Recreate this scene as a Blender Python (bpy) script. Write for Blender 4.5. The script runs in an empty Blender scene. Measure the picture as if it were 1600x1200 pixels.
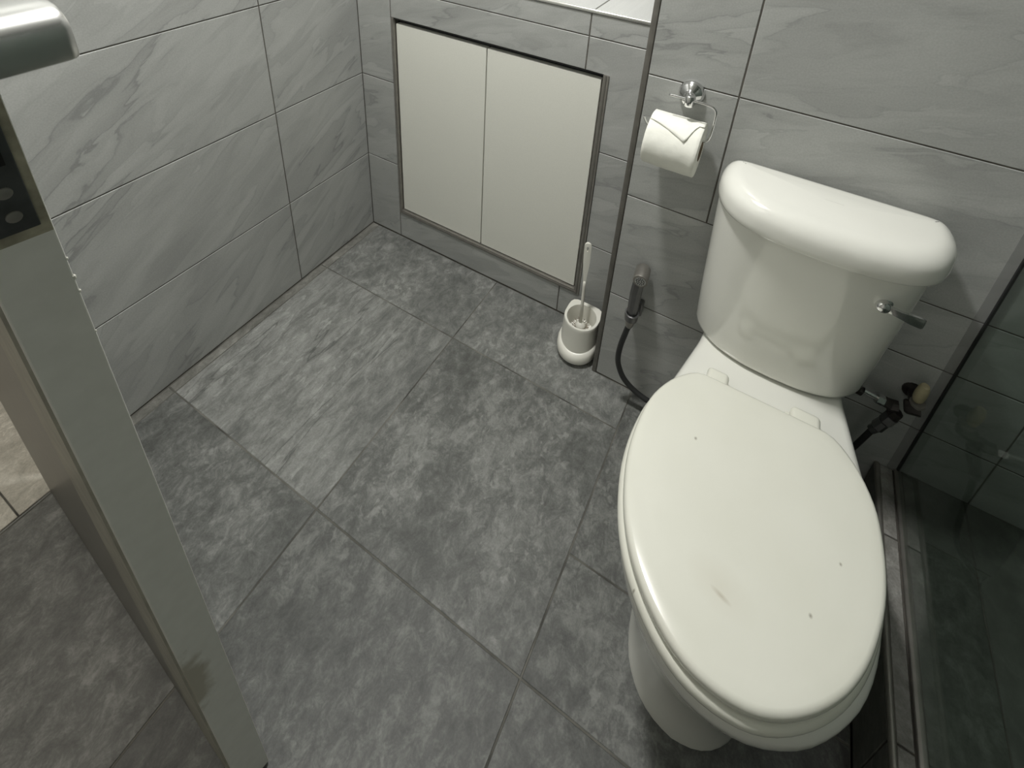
import bpy, bmesh, math, random
from mathutils import Vector, Matrix, noise

# ------------------------------------------------------------------ camera, world, lights, exposure
scene = bpy.context.scene
COL = scene.collection
CAM = (1.14440686, -1.10667568, 1.33488609)
RW = ((0.87467576, 0.48087593, 0.06083297),
      (0.25286755, -0.34562949, -0.90365827),
      (-0.41352184, 0.80579067, -0.42391165))
cd = bpy.data.cameras.new('camera')
cam = bpy.data.objects.new('camera', cd)
COL.objects.link(cam)
rows = (RW[0], tuple(-v for v in RW[1]), tuple(-v for v in RW[2]))
m3 = Matrix(rows).transposed()
cam.matrix_world = Matrix.Translation(CAM) @ m3.to_4x4()
cd.sensor_width = 36.0
cd.lens = 830.467 * 36.0 / 1600.0
cd.shift_x = (800 - 820.563) / 1600.0
cd.shift_y = (117.154 - 600) / 1600.0
cd.clip_start = 0.02
scene.camera = cam

world = bpy.data.worlds.new('world')
scene.world = world
world.use_nodes = True
world.node_tree.nodes['Background'].inputs[0].default_value = (0.55, 0.6, 0.62, 1)
world.node_tree.nodes['Background'].inputs[1].default_value = 0.02

scene.view_settings.view_transform = 'Standard'
scene.view_settings.look = 'None'
scene.view_settings.gamma = 1.0
scene.view_settings.exposure = 0.0
scene.view_settings.use_curve_mapping = False


def area_light(name, loc, size, power, color, rot=(0, 0, 0), shape='DISK'):
    ld = bpy.data.lights.new(name, 'AREA')
    ld.shape = shape
    ld.size = size
    ld.energy = power
    ld.color = color
    o = bpy.data.objects.new(name, ld)
    o.location = loc
    o.rotation_euler = rot
    COL.objects.link(o)
    return o


LAMP = (0.60, -0.51, 2.27)
area_light('ceiling_lamp_light', (LAMP[0], LAMP[1], LAMP[2] - 0.012), 0.17, 23.5, (1.0, 0.99, 0.955))
area_light('hall_lamp_light', (-0.48, -1.0, 2.25), 0.3, 16.0, (1.0, 0.94, 0.84))

# ------------------------------------------------------------------ materials
MATS = {}


def new_mat(name):
    m = bpy.data.materials.new(name)
    m.use_nodes = True
    nt = m.node_tree
    b = nt.nodes['Principled BSDF']
    MATS[name] = m
    return m, nt, b


def nd(nt, t, **kw):
    n = nt.nodes.new(t)
    for k, v in kw.items():
        setattr(n, k, v)
    return n


def simple(name, col, rough=0.5, metal=0.0, coat=0.0, var=0.04, nscale=40.0, bump=0.0, spec=0.5):
    m, nt, b = new_mat(name)
    tc = nd(nt, 'ShaderNodeTexCoord')
    nz = nd(nt, 'ShaderNodeTexNoise')
    nz.inputs['Scale'].default_value = nscale
    nz.inputs['Detail'].default_value = 4
    nt.links.new(tc.outputs['Object'], nz.inputs['Vector'])
    cr = nd(nt, 'ShaderNodeValToRGB')
    cr.color_ramp.elements[0].position = 0.3
    cr.color_ramp.elements[1].position = 0.7
    cr.color_ramp.elements[0].color = (*[c * (1 - var) for c in col], 1)
    cr.color_ramp.elements[1].color = (*[min(1, c * (1 + var)) for c in col], 1)
    nt.links.new(nz.outputs['Fac'], cr.inputs['Fac'])
    nt.links.new(cr.outputs['Color'], b.inputs['Base Color'])
    b.inputs['Roughness'].default_value = rough
    b.inputs['Metallic'].default_value = metal
    b.inputs['Specular IOR Level'].default_value = spec
    if coat:
        b.inputs['Coat Weight'].default_value = coat
        b.inputs['Coat Roughness'].default_value = 0.06
    if bump:
        bp = nd(nt, 'ShaderNodeBump')
        bp.inputs['Strength'].default_value = bump
        bp.inputs['Distance'].default_value = 0.002
        nt.links.new(nz.outputs['Fac'], bp.inputs['Height'])
        nt.links.new(bp.outputs['Normal'], b.inputs['Normal'])
    return m


def math_node(nt, op, a=None, b=None, c=None):
    n = nd(nt, 'ShaderNodeMath', operation=op)
    for i, v in enumerate((a, b, c)):
        if v is None:
            continue
        if isinstance(v, (int, float)):
            n.inputs[i].default_value = v
        else:
            nt.links.new(v, n.inputs[i])
    return n.outputs[0]


def mixrgb(nt, fac, a, b, mode='MIX'):
    n = nd(nt, 'ShaderNodeMixRGB', blend_type=mode)
    for i, v in enumerate((fac, a, b)):
        if isinstance(v, (int, float)):
            n.inputs[i].default_value = v
        elif isinstance(v, tuple):
            n.inputs[i].default_value = v
        else:
            nt.links.new(v, n.inputs[i])
    return n.outputs[0]


def ramp(nt, fac, stops):
    n = nd(nt, 'ShaderNodeValToRGB')
    cr = n.color_ramp
    while len(cr.elements) < len(stops):
        cr.elements.new(0.5)
    for e, (p, c) in zip(cr.elements, stops):
        e.position = p
        e.color = (c, c, c, 1) if isinstance(c, (int, float)) else (*c, 1)
    nt.links.new(fac, n.inputs['Fac'])
    return n.outputs['Color']


def wall_tile_mat(name, horiz, base, vein, amount=1.0, slope=24):
    """Grey glazed tile with long slanting veins. horiz: 'x' or 'y', the wall's horizontal axis."""
    m, nt, b = new_mat(name)
    tc = nd(nt, 'ShaderNodeTexCoord')
    oi = nd(nt, 'ShaderNodeObjectInfo')
    sp = nd(nt, 'ShaderNodeSeparateXYZ')
    nt.links.new(tc.outputs['Object'], sp.inputs[0])
    so = nd(nt, 'ShaderNodeSeparateXYZ')
    nt.links.new(oi.outputs['Location'], so.inputs[0])
    h = sp.outputs['X' if horiz == 'x' else 'Y']
    v = sp.outputs['Z']
    ang = math.radians(slope)
    u1 = math_node(nt, 'ADD', math_node(nt, 'MULTIPLY', h, math.cos(ang)), math_node(nt, 'MULTIPLY', v, math.sin(ang)))
    v1 = math_node(nt, 'SUBTRACT', math_node(nt, 'MULTIPLY', v, math.cos(ang)), math_node(nt, 'MULTIPLY', h, math.sin(ang)))
    seed = math_node(nt, 'MULTIPLY', oi.outputs['Random'], 37.0)
    cb = nd(nt, 'ShaderNodeCombineXYZ')
    nt.links.new(math_node(nt, 'MULTIPLY', u1, 1.6), cb.inputs[0])
    nt.links.new(math_node(nt, 'MULTIPLY', v1, 6.5), cb.inputs[1])
    nt.links.new(seed, cb.inputs[2])
    # wobble
    wob = nd(nt, 'ShaderNodeTexNoise')
    wob.inputs['Scale'].default_value = 1.7
    wob.inputs['Detail'].default_value = 3
    nt.links.new(cb.outputs[0], wob.inputs['Vector'])
    add = nd(nt, 'ShaderNodeVectorMath', operation='MULTIPLY_ADD')
    nt.links.new(wob.outputs['Color'], add.inputs[0])
    add.inputs[1].default_value = (0.5, 0.9, 0)
    nt.links.new(cb.outputs[0], add.inputs[2])
    n1 = nd(nt, 'ShaderNodeTexNoise')
    n1.inputs['Scale'].default_value = 1.5
    n1.inputs['Detail'].default_value = 5
    n1.inputs['Roughness'].default_value = 0.5
    nt.links.new(add.outputs[0], n1.inputs['Vector'])
    # thin vein with a soft shade on one side (a fold in the stone)
    fold = ramp(nt, n1.outputs['Fac'], [(0.0, 0.12), (0.40, 0.0), (0.455, 0.35), (0.468, 1.0), (0.476, 0.15), (0.52, 0.0),
                                        (0.585, 0.28), (0.598, 0.7), (0.606, 0.05), (1.0, 0.1)])
    n2 = nd(nt, 'ShaderNodeTexNoise')
    n2.inputs['Scale'].default_value = 1.3
    n2.inputs['Detail'].default_value = 2
    nt.links.new(cb.outputs[0], n2.inputs['Vector'])
    mask = ramp(nt, n2.outputs['Fac'], [(0.38, 0.12), (0.62, 1.0)])
    fm = math_node(nt, 'MULTIPLY', math_node(nt, 'MULTIPLY', fold, mask), amount)
    n3 = nd(nt, 'ShaderNodeTexNoise')
    n3.inputs['Scale'].default_value = 3.0
    n3.inputs['Detail'].default_value = 8
    n3.inputs['Roughness'].default_value = 0.62
    nt.links.new(add.outputs[0], n3.inputs['Vector'])
    lo = tuple(c * 0.84 for c in base)
    hi = tuple(c * 1.15 for c in base)
    cloud = ramp(nt, n3.outputs['Fac'], [(0.32, lo), (0.5, base), (0.7, hi)])
    col = mixrgb(nt, fm, cloud, (*vein, 1))
    fine = nd(nt, 'ShaderNodeTexNoise')
    fine.inputs['Scale'].default_value = 320
    nt.links.new(tc.outputs['Object'], fine.inputs['Vector'])
    fr = ramp(nt, fine.outputs['Fac'], [(0.3, 0.94), (0.7, 1.06)])
    col = mixrgb(nt, 1.0, col, fr, 'MULTIPLY')
    nt.links.new(col, b.inputs['Base Color'])
    b.inputs['Roughness'].default_value = 0.42
    b.inputs['Specular IOR Level'].default_value = 0.4
    bp = nd(nt, 'ShaderNodeBump')
    bp.inputs['Strength'].default_value = 0.12
    bp.inputs['Distance'].default_value = 0.002
    nt.links.new(n3.outputs['Fac'], bp.inputs['Height'])
    nt.links.new(bp.outputs['Normal'], b.inputs['Normal'])
    return m


def floor_tile_mat(name, dark, mid, light, streak=False, rough=0.5):
    m, nt, b = new_mat(name)
    tc = nd(nt, 'ShaderNodeTexCoord')
    oi = nd(nt, 'ShaderNodeObjectInfo')
    seed = math_node(nt, 'MULTIPLY', oi.outputs['Random'], 19.0)
    cb = nd(nt, 'ShaderNodeCombineXYZ')
    nt.links.new(seed, cb.inputs[2])
    add = nd(nt, 'ShaderNodeVectorMath', operation='ADD')
    nt.links.new(tc.outputs['Object'], add.inputs[0])
    nt.links.new(cb.outputs[0], add.inputs[1])
    mp = nd(nt, 'ShaderNodeMapping')
    mp.inputs['Scale'].default_value = (1.0, 0.42, 1) if streak else (1.0, 0.75, 1)
    nt.links.new(add.outputs[0], mp.inputs['Vector'])
    a = nd(nt, 'ShaderNodeTexNoise')
    a.inputs['Scale'].default_value = 5.0
    a.inputs['Detail'].default_value = 3
    a.inputs['Distortion'].default_value = 0.6
    nt.links.new(mp.outputs[0], a.inputs['Vector'])
    c = nd(nt, 'ShaderNodeTexNoise')
    c.inputs['Scale'].default_value = 33.0
    c.inputs['Detail'].default_value = 9
    c.inputs['Roughness'].default_value = 0.76
    c.inputs['Distortion'].default_value = 0.45
    nt.links.new(mp.outputs[0], c.inputs['Vector'])
    mixv = math_node(nt, 'ADD', math_node(nt, 'MULTIPLY', a.outputs['Fac'], 0.28), math_node(nt, 'MULTIPLY', c.outputs['Fac'], 0.72))
    col = ramp(nt, mixv, [(0.39, dark), (0.5, mid), (0.61, light)])
    # pale chalky flecks
    f = nd(nt, 'ShaderNodeTexNoise')
    f.inputs['Scale'].default_value = 62.0
    f.inputs['Detail'].default_value = 4
    f.inputs['Distortion'].default_value = 0.5
    nt.links.new(mp.outputs[0], f.inputs['Vector'])
    fl = ramp(nt, f.outputs['Fac'], [(0.57, 0.0), (0.68, 0.6)])
    fl = math_node(nt, 'MULTIPLY', fl, ramp(nt, a.outputs['Fac'], [(0.42, 0.1), (0.62, 1.0)]))
    col = mixrgb(nt, fl, col, (*[min(1, v * 1.35) for v in light], 1))
    if streak:
        mp2 = nd(nt, 'ShaderNodeMapping')
        mp2.inputs['Scale'].default_value = (11.0, 1.5, 1)
        nt.links.new(add.outputs[0], mp2.inputs['Vector'])
        k = nd(nt, 'ShaderNodeTexNoise')
        k.inputs['Scale'].default_value = 1.4
        k.inputs['Detail'].default_value = 5
        k.inputs['Distortion'].default_value = 0.25
        nt.links.new(mp2.outputs[0], k.inputs['Vector'])
        kl = ramp(nt, k.outputs['Fac'], [(0.395, 0.0), (0.410, 0.75), (0.422, 0.12), (0.5, 0.0), (0.592, 0.0), (0.603, 0.5), (0.612, 0.0)])
        km = math_node(nt, 'MULTIPLY', kl, ramp(nt, a.outputs['Fac'], [(0.45, 0.25), (0.55, 1.0)]))
        col = mixrgb(nt, km, col, (*[v * 0.55 for v in dark], 1))
    fine = nd(nt, 'ShaderNodeTexNoise')
    fine.inputs['Scale'].default_value = 260
    nt.links.new(tc.outputs['Object'], fine.inputs['Vector'])
    col = mixrgb(nt, 1.0, col, ramp(nt, fine.outputs['Fac'], [(0.3, 0.9), (0.7, 1.1)]), 'MULTIPLY')
    nt.links.new(col, b.inputs['Base Color'])
    b.inputs['Roughness'].default_value = rough
    b.inputs['Specular IOR Level'].default_value = 0.4
    bp = nd(nt, 'ShaderNodeBump')
    bp.inputs['Strength'].default_value = 0.25
    bp.inputs['Distance'].default_value = 0.002
    nt.links.new(c.outputs['Fac'], bp.inputs['Height'])
    nt.links.new(bp.outputs['Normal'], b.inputs['Normal'])
    return m


WB = (0.405, 0.413, 0.400)
WV = (0.215, 0.222, 0.218)
M_wl = wall_tile_mat('glazed_tile_left', 'y', WB, WV, 0.78, 32)
M_wb = wall_tile_mat('glazed_tile_back', 'x', WB, WV, 0.68, 16)
M_led = wall_tile_mat('pale_ledge_tile', 'x', (0.50, 0.51, 0.50), (0.30, 0.31, 0.31), 0.5, 20)
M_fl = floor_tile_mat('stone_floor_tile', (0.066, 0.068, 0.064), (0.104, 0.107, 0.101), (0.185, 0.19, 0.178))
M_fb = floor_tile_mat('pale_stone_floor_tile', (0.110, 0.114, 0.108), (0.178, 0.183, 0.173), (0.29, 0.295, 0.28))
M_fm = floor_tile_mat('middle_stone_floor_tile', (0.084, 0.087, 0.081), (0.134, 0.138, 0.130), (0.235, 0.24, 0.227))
M_strip = floor_tile_mat('filler_strip', (0.13, 0.13, 0.115), (0.20, 0.198, 0.18), (0.29, 0.288, 0.26))
M_fs = floor_tile_mat('streaked_floor_tile', (0.13, 0.134, 0.127), (0.215, 0.22, 0.208), (0.315, 0.32, 0.305), streak=True)
M_fh = floor_tile_mat('hall_floor_tile', (0.36, 0.345, 0.30), (0.47, 0.45, 0.395), (0.60, 0.58, 0.52))
M_fsh = floor_tile_mat('shower_floor_and_curb_shade_tile', (0.075, 0.078, 0.07), (0.11, 0.113, 0.10), (0.15, 0.155, 0.14))
M_grout = simple('dark_grout', (0.105, 0.098, 0.085), 0.9, var=0.25, nscale=30)
M_grout_f = simple('floor_grout', (0.12, 0.117, 0.104), 0.9, var=0.62, nscale=12)
M_plaster = simple('white_plaster', (0.80, 0.80, 0.77), 0.9)
M_trim = simple('aged_edge_trim', (0.17, 0.162, 0.145), 0.45, metal=0.2, var=0.12)
M_alu = simple('dull_aluminium', (0.33, 0.315, 0.29), 0.38, metal=0.75, var=0.1)
M_bright_alu = simple('bright_aluminium', (0.75, 0.75, 0.73), 0.22, metal=0.9)
M_chrome = simple('chrome', (0.72, 0.72, 0.72), 0.12, metal=1.0, var=0.02)
M_dchrome = simple('dark_chrome', (0.20, 0.20, 0.20), 0.28, metal=0.85, var=0.05)
M_panel = simple('cream_laminate', (0.80, 0.80, 0.735), 0.5, var=0.02, nscale=300, bump=0.05)
M_black = simple('black_gap', (0.008, 0.008, 0.008), 0.8)
M_rubber = simple('black_rubber', (0.02, 0.021, 0.021), 0.45)
M_ceramic = simple('white_ceramic', (0.80, 0.80, 0.745), 0.16, coat=0.5, var=0.008, nscale=6)
M_paper = simple('tissue_paper', (0.86, 0.86, 0.79), 0.95, var=0.035, nscale=45, bump=0.6)
M_card = simple('cardboard', (0.30, 0.24, 0.17), 0.9)
M_white_pl = simple('white_plastic', (0.80, 0.79, 0.72), 0.3, coat=0.2, var=0.01)
M_bristle = simple('bristle', (0.30, 0.26, 0.20), 0.8, var=0.3)
M_beige = simple('beige_cap', (0.36, 0.32, 0.20), 0.6, var=0.15)
M_blackmetal = simple('tarnished_metal', (0.035, 0.03, 0.028), 0.4, metal=0.4, var=0.3)
M_raw = simple('bare_wood', (0.33, 0.31, 0.235), 0.8, var=0.3, nscale=70, bump=0.4)
M_plate = simple('worn_steel_plate', (0.085, 0.09, 0.09), 0.45, metal=0.5, var=0.2, nscale=60)
M_curb = floor_tile_mat('curb_tile', (0.16, 0.155, 0.14), (0.225, 0.22, 0.205), (0.31, 0.305, 0.285))
M_handle = simple('satin_chrome', (0.66, 0.66, 0.645), 0.26, metal=0.95)


def lid_mat():
    """Cream plastic with a faint brown smear and a few small dark specks of dirt."""
    m, nt, b = new_mat('cream_lid_plastic')
    geo = nd(nt, 'ShaderNodeTexCoord')
    nz = nd(nt, 'ShaderNodeTexNoise')
    nz.inputs['Scale'].default_value = 9
    nt.links.new(geo.outputs['Object'], nz.inputs['Vector'])
    col = ramp(nt, nz.outputs['Fac'], [(0.3, (0.775, 0.775, 0.69)), (0.7, (0.80, 0.80, 0.72))])
    sp = nd(nt, 'ShaderNodeSeparateXYZ')
    nt.links.new(geo.outputs['Object'], sp.inputs[0])

    def spot(cx, cy, rx, ry, strength, c, rot=0.0):
        nonlocal col
        dx = math_node(nt, 'SUBTRACT', sp.outputs['X'], cx)
        dy = math_node(nt, 'SUBTRACT', sp.outputs['Y'], cy)
        ca, sa = math.cos(rot), math.sin(rot)
        u = math_node(nt, 'ADD', math_node(nt, 'MULTIPLY', dx, ca / rx), math_node(nt, 'MULTIPLY', dy, sa / rx))
        v = math_node(nt, 'SUBTRACT', math_node(nt, 'MULTIPLY', dy, ca / ry), math_node(nt, 'MULTIPLY', dx, sa / ry))
        r = math_node(nt, 'SQRT', math_node(nt, 'ADD', math_node(nt, 'POWER', u, 2), math_node(nt, 'POWER', v, 2)))
        f = math_node(nt, 'MULTIPLY', ramp(nt, r, [(0.0, 1.0), (1.0, 0.0)]), strength)
        col = mixrgb(nt, f, col, (*c, 1))
    brown = (0.33, 0.27, 0.18)
    for x, y, r in ((1.179, -0.481, 0.003), (1.390, -0.546, 0.0025), (1.356, -0.626, 0.003), (1.152, -0.702, 0.002)):
        spot(x, y, r, r * 1.2, 0.8, (0.2, 0.18, 0.13))
    spot(1.252, -0.664, 0.016, 0.004, 0.45, brown, -0.3)
    spot(1.250, -0.655, 0.05, 0.03, 0.16, (0.52, 0.46, 0.34), -0.3)
    nt.links.new(col, b.inputs['Base Color'])
    b.inputs['Roughness'].default_value = 0.22
    b.inputs['Coat Weight'].default_value = 0.25
    b.inputs['Coat Roughness'].default_value = 0.12
    return m


M_lid = lid_mat()


def door_mat():
    """Off-white paint gone greyish, with a brown stain low on the edge and small chips."""
    m, nt, b = new_mat('aged_door_paint')
    tc = nd(nt, 'ShaderNodeTexCoord')
    sp = nd(nt, 'ShaderNodeSeparateXYZ')
    nt.links.new(tc.outputs['Object'], sp.inputs[0])
    nz = nd(nt, 'ShaderNodeTexNoise')
    nz.inputs['Scale'].default_value = 60
    nz.inputs['Detail'].default_value = 6
    nt.links.new(tc.outputs['Object'], nz.inputs['Vector'])
    base = ramp(nt, nz.outputs['Fac'], [(0.3, (0.75, 0.75, 0.705)), (0.7, (0.80, 0.80, 0.755))])
    dz = math_node(nt, 'MULTIPLY', math_node(nt, 'SUBTRACT', sp.outputs['Z'], 0.385), 14.0)
    dy = math_node(nt, 'MULTIPLY', math_node(nt, 'SUBTRACT', sp.outputs['Y'], -1.040), 42.0)
    dx = math_node(nt, 'MULTIPLY', math_node(nt, 'SUBTRACT', sp.outputs['X'], 0.722), 25.0)
    r = math_node(nt, 'SQRT', math_node(nt, 'ADD', math_node(nt, 'ADD', math_node(nt, 'POWER', dz, 2), math_node(nt, 'POWER', dy, 2)), math_node(nt, 'POWER', dx, 2)))
    r = math_node(nt, 'ADD', r, math_node(nt, 'MULTIPLY', math_node(nt, 'SUBTRACT', nz.outputs['Fac'], 0.5), 0.9))
    st = math_node(nt, 'MULTIPLY', ramp(nt, r, [(0.55, 1.0), (0.98, 0.0)]), 0.6)
    col = mixrgb(nt, st, base, (0.26, 0.215, 0.12, 1))
    nt.links.new(col, b.inputs['Base Color'])
    b.inputs['Roughness'].default_value = 0.38
    return m


M_door = door_mat()


def glass_mat():
    m, nt, b = new_mat('tinted_shower_glass')
    out = nt.nodes['Material Output']
    tr = nd(nt, 'ShaderNodeBsdfTransparent')
    tr.inputs['Color'].default_value = (0.78, 0.82, 0.80, 1)
    gl = nd(nt, 'ShaderNodeBsdfGlossy')
    gl.inputs['Roughness'].default_value = 0.01
    gl.inputs['Color'].default_value = (1, 1, 1, 1)
    ge = nd(nt, 'ShaderNodeNewGeometry')
    dt = nd(nt, 'ShaderNodeVectorMath', operation='DOT_PRODUCT')
    nt.links.new(ge.outputs['Normal'], dt.inputs[0])
    nt.links.new(ge.outputs['Incoming'], dt.inputs[1])
    inv = math_node(nt, 'SUBTRACT', 1.0, math_node(nt, 'ABSOLUTE', dt.outputs['Value']))
    refl = math_node(nt, 'ADD', math_node(nt, 'MULTIPLY', math_node(nt, 'POWER', inv, 5.0), 0.9), 0.035)
    mx = nd(nt, 'ShaderNodeMixShader')
    nt.links.new(refl, mx.inputs[0])
    nt.links.new(tr.outputs[0], mx.inputs[1])
    nt.links.new(gl.outputs[0], mx.inputs[2])
    nt.links.new(mx.outputs[0], out.inputs['Surface'])
    return m


M_glass = glass_mat()


def seal_mat():
    m, nt, b = new_mat('clear_seal')
    out = nt.nodes['Material Output']
    tr = nd(nt, 'ShaderNodeBsdfTransparent')
    tr.inputs['Color'].default_value = (0.92, 0.92, 0.92, 1)
    mx = nd(nt, 'ShaderNodeMixShader')
    mx.inputs[0].default_value = 0.16
    b.inputs['Base Color'].default_value = (0.5, 0.5, 0.5, 1)
    b.inputs['Roughness'].default_value = 0.3
    nt.links.new(tr.outputs[0], mx.inputs[1])
    nt.links.new(b.outputs[0], mx.inputs[2])
    nt.links.new(mx.outputs[0], out.inputs['Surface'])
    return m


M_seal = seal_mat()


def emit_mat():
    m, nt, b = new_mat('lamp_diffuser')
    b.inputs['Base Color'].default_value = (0.9, 0.9, 0.88, 1)
    b.inputs['Emission Color'].default_value = (1, 0.98, 0.93, 1)
    b.inputs['Emission Strength'].default_value = 1.0
    return m


M_emit = emit_mat()

# ------------------------------------------------------------------ mesh helpers


def obj(name, bm, mat, parent=None, smooth=False, sharp=None):
    bmesh.ops.recalc_face_normals(bm, faces=bm.faces)
    me = bpy.data.meshes.new(name)
    if smooth:
        for f in bm.faces:
            f.smooth = True
        if sharp:
            for e in bm.edges:
                if len(e.link_faces) == 2 and e.calc_face_angle(0) > math.radians(sharp):
                    e.smooth = False
    bm.to_mesh(me)
    bm.free()
    me.materials.append(mat)
    o = bpy.data.objects.new(name, me)
    COL.objects.link(o)
    if parent:
        o.parent = parent
    return o


def empty(name, loc=(0, 0, 0)):
    o = bpy.data.objects.new(name, None)
    o.location = loc
    o.empty_display_size = 0.05
    COL.objects.link(o)
    return o


def tag(o, label=None, cat=None, group=None, kind=None):
    if label:
        o['label'] = label
    if cat:
        o['category'] = cat
    if group:
        o['group'] = group
    if kind:
        o['kind'] = kind
    return o


def bx(bm, lo, hi, bevel=0.0, seg=1):
    r = bmesh.ops.create_cube(bm, size=1.0)
    vs = r['verts']
    c = [(a + b) / 2 for a, b in zip(lo, hi)]
    s = [abs(b - a) for a, b in zip(lo, hi)]
    for v in vs:
        v.co = Vector((v.co.x * s[0] + c[0], v.co.y * s[1] + c[1], v.co.z * s[2] + c[2]))
    if bevel:
        es = list({e for v in vs for e in v.link_edges})
        bmesh.ops.bevel(bm, geom=es, offset=bevel, segments=seg, affect='EDGES', profile=0.5)
    return bm


def box(name, lo, hi, mat, parent=None, bevel=0.0, seg=1):
    bm = bx(bmesh.new(), lo, hi, bevel, seg)
    return obj(name, bm, mat, parent, smooth=seg > 1, sharp=35 if seg > 1 else None)


def prism(name, poly, axis, c0, c1, mat, parent=None, bevel=0.0009, inset=0.0):
    """poly: list of 2-D points in the plane across axis; c1: the seen face, c0: its back."""
    def p3(u, v, c):
        return {'x': (c, u, v), 'y': (u, c, v), 'z': (u, v, c)}[axis]
    # the object's own origin sits at the piece's centre
    cu = sum(p[0] for p in poly) / len(poly)
    cv = sum(p[1] for p in poly) / len(poly)
    org = Vector(p3(cu, cv, c1))
    bm = bmesh.new()
    a = [bm.verts.new(Vector(p3(u, v, c0)) - org) for u, v in poly]
    b = [bm.verts.new(Vector(p3(u, v, c1)) - org) for u, v in poly]
    top = bm.faces.new(b)
    bm.faces.new(list(reversed(a)))
    n = len(poly)
    for i in range(n):
        bm.faces.new((a[i], a[(i + 1) % n], b[(i + 1) % n], b[i]))
    if bevel:
        bmesh.ops.bevel(bm, geom=list(top.edges), offset=bevel, segments=1, affect='EDGES', profile=0.5)
    o = obj(name, bm, mat, parent)
    o.location = org
    return o


def rect(u0, v0, u1, v1):
    return [(u0, v0), (u1, v0), (u1, v1), (u0, v1)]


def tube(bm, pts, rad, n=12, caps=True):
    pts = [Vector(p) for p in pts]
    if isinstance(rad, (int, float)):
        rad = [rad] * len(pts)
    rings = []
    up = Vector((0, 0, 1))
    prev = None
    for i, p in enumerate(pts):
        if i == 0:
            d = pts[1] - p
        elif i == len(pts) - 1:
            d = p - pts[-2]
        else:
            d = (pts[i + 1] - p).normalized() + (p - pts[i - 1]).normalized()
        d.normalize()
        if prev is None:
            a = d.cross(up)
            if a.length < 1e-3:
                a = d.cross(Vector((1, 0, 0)))
        else:
            a = prev - d * prev.dot(d)
        a.normalize()
        prev = a
        b = d.cross(a)
        rings.append([bm.verts.new(p + (a * math.cos(2 * math.pi * k / n) + b * math.sin(2 * math.pi * k / n)) * rad[i]) for k in range(n)])
    for r0, r1 in zip(rings, rings[1:]):
        for k in range(n):
            bm.faces.new((r0[k], r0[(k + 1) % n], r1[(k + 1) % n], r1[k]))
    if caps:
        bm.faces.new(list(reversed(rings[0])))
        bm.faces.new(rings[-1])
    return bm


def curve_pts(ctrl, n=8):
    """Catmull-Rom through the control points."""
    P = [Vector(c) for c in ctrl]
    P = [P[0] * 2 - P[1]] + P + [P[-1] * 2 - P[-2]]
    out = []
    for i in range(1, len(P) - 2):
        for k in range(n):
            t = k / n
            a, b, c, d = P[i - 1], P[i], P[i + 1], P[i + 2]
            out.append(0.5 * ((2 * b) + (c - a) * t + (2 * a - 5 * b + 4 * c - d) * t * t + (3 * b - a - 3 * c + d) * t ** 3))
    out.append(P[-2])
    return out


def lathe(bm, prof, origin, axis, n=24):
    """prof: (distance along axis, radius)."""
    ax = Vector(axis).normalized()
    a = ax.cross(Vector((0, 0, 1)))
    if a.length < 1e-3:
        a = ax.cross(Vector((1, 0, 0)))
    a.normalize()
    b = ax.cross(a)
    o = Vector(origin)
    rings = []
    for h, r in prof:
        if r < 1e-6:
            rings.append([bm.verts.new(o + ax * h)])
        else:
            rings.append([bm.verts.new(o + ax * h + (a * math.cos(2 * math.pi * k / n) + b * math.sin(2 * math.pi * k / n)) * r) for k in range(n)])
    for r0, r1 in zip(rings, rings[1:]):
        for k in range(n):
            k2 = (k + 1) % n
            if len(r0) == 1 and len(r1) == 1:
                continue
            if len(r0) == 1:
                bm.faces.new((r0[0], r1[k2], r1[k]))
            elif len(r1) == 1:
                bm.faces.new((r0[k], r0[k2], r1[0]))
            else:
                bm.faces.new((r0[k], r0[k2], r1[k2], r1[k]))
    return bm


def loft(bm, rings, cap0=True, cap1=True):
    rs = [[bm.verts.new(p) for p in r] for r in rings]
    n = len(rs[0])
    for a, b in zip(rs, rs[1:]):
        for k in range(n):
            bm.faces.new((a[k], a[(k + 1) % n], b[(k + 1) % n], b[k]))
    if cap0:
        bm.faces.new(list(reversed(rs[0])))
    if cap1:
        bm.faces.new(rs[-1])
    return bm


def half_outline(ctrl, n=28):
    """Half outline (x >= 0) from the front point to the back centre, resampled evenly; returns the closed mirrored loop."""
    dense = curve_pts([(x, y, 0) for x, y in ctrl], 12)
    L = [0]
    for a, b in zip(dense, dense[1:]):
        L.append(L[-1] + (b - a).length)
    out = []
    j = 0
    for i in range(n + 1):
        s = L[-1] * i / n
        while j < len(L) - 2 and L[j + 1] < s:
            j += 1
        t = (s - L[j]) / max(1e-9, L[j + 1] - L[j])
        p = dense[j].lerp(dense[j + 1], t)
        out.append((max(0.0, p.x), p.y))
    out[0] = (0.0, out[0][1])
    out[-1] = (0.0, out[-1][1])
    loop = out + [(-x, y) for x, y in reversed(out[1:-1])]
    return loop


def inset_loop(loop, d):
    """Move every point inward by d along its normal."""
    n = len(loop)
    area = sum(loop[i][0] * loop[(i + 1) % n][1] - loop[(i + 1) % n][0] * loop[i][1] for i in range(n))
    sg = 1 if area > 0 else -1
    res = []
    for i in range(n):
        a, b = loop[i - 1], loop[(i + 1) % n]
        tx, ty = b[0] - a[0], b[1] - a[1]
        l = math.hypot(tx, ty) or 1
        res.append((loop[i][0] - sg * ty / l * d, loop[i][1] + sg * tx / l * d))
    return res


def scale_loop(loop, s, c):
    return [((x - c[0]) * s + c[0], (y - c[1]) * s + c[1]) for x, y in loop]


def at_z(loop, x0, z):
    return [(x + x0, y, z) for x, y in loop]


def mix_loop(a, b, t):
    return [(p[0] * (1 - t) + q[0] * t, p[1] * (1 - t) + q[1] * t) for p, q in zip(a, b)]


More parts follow.
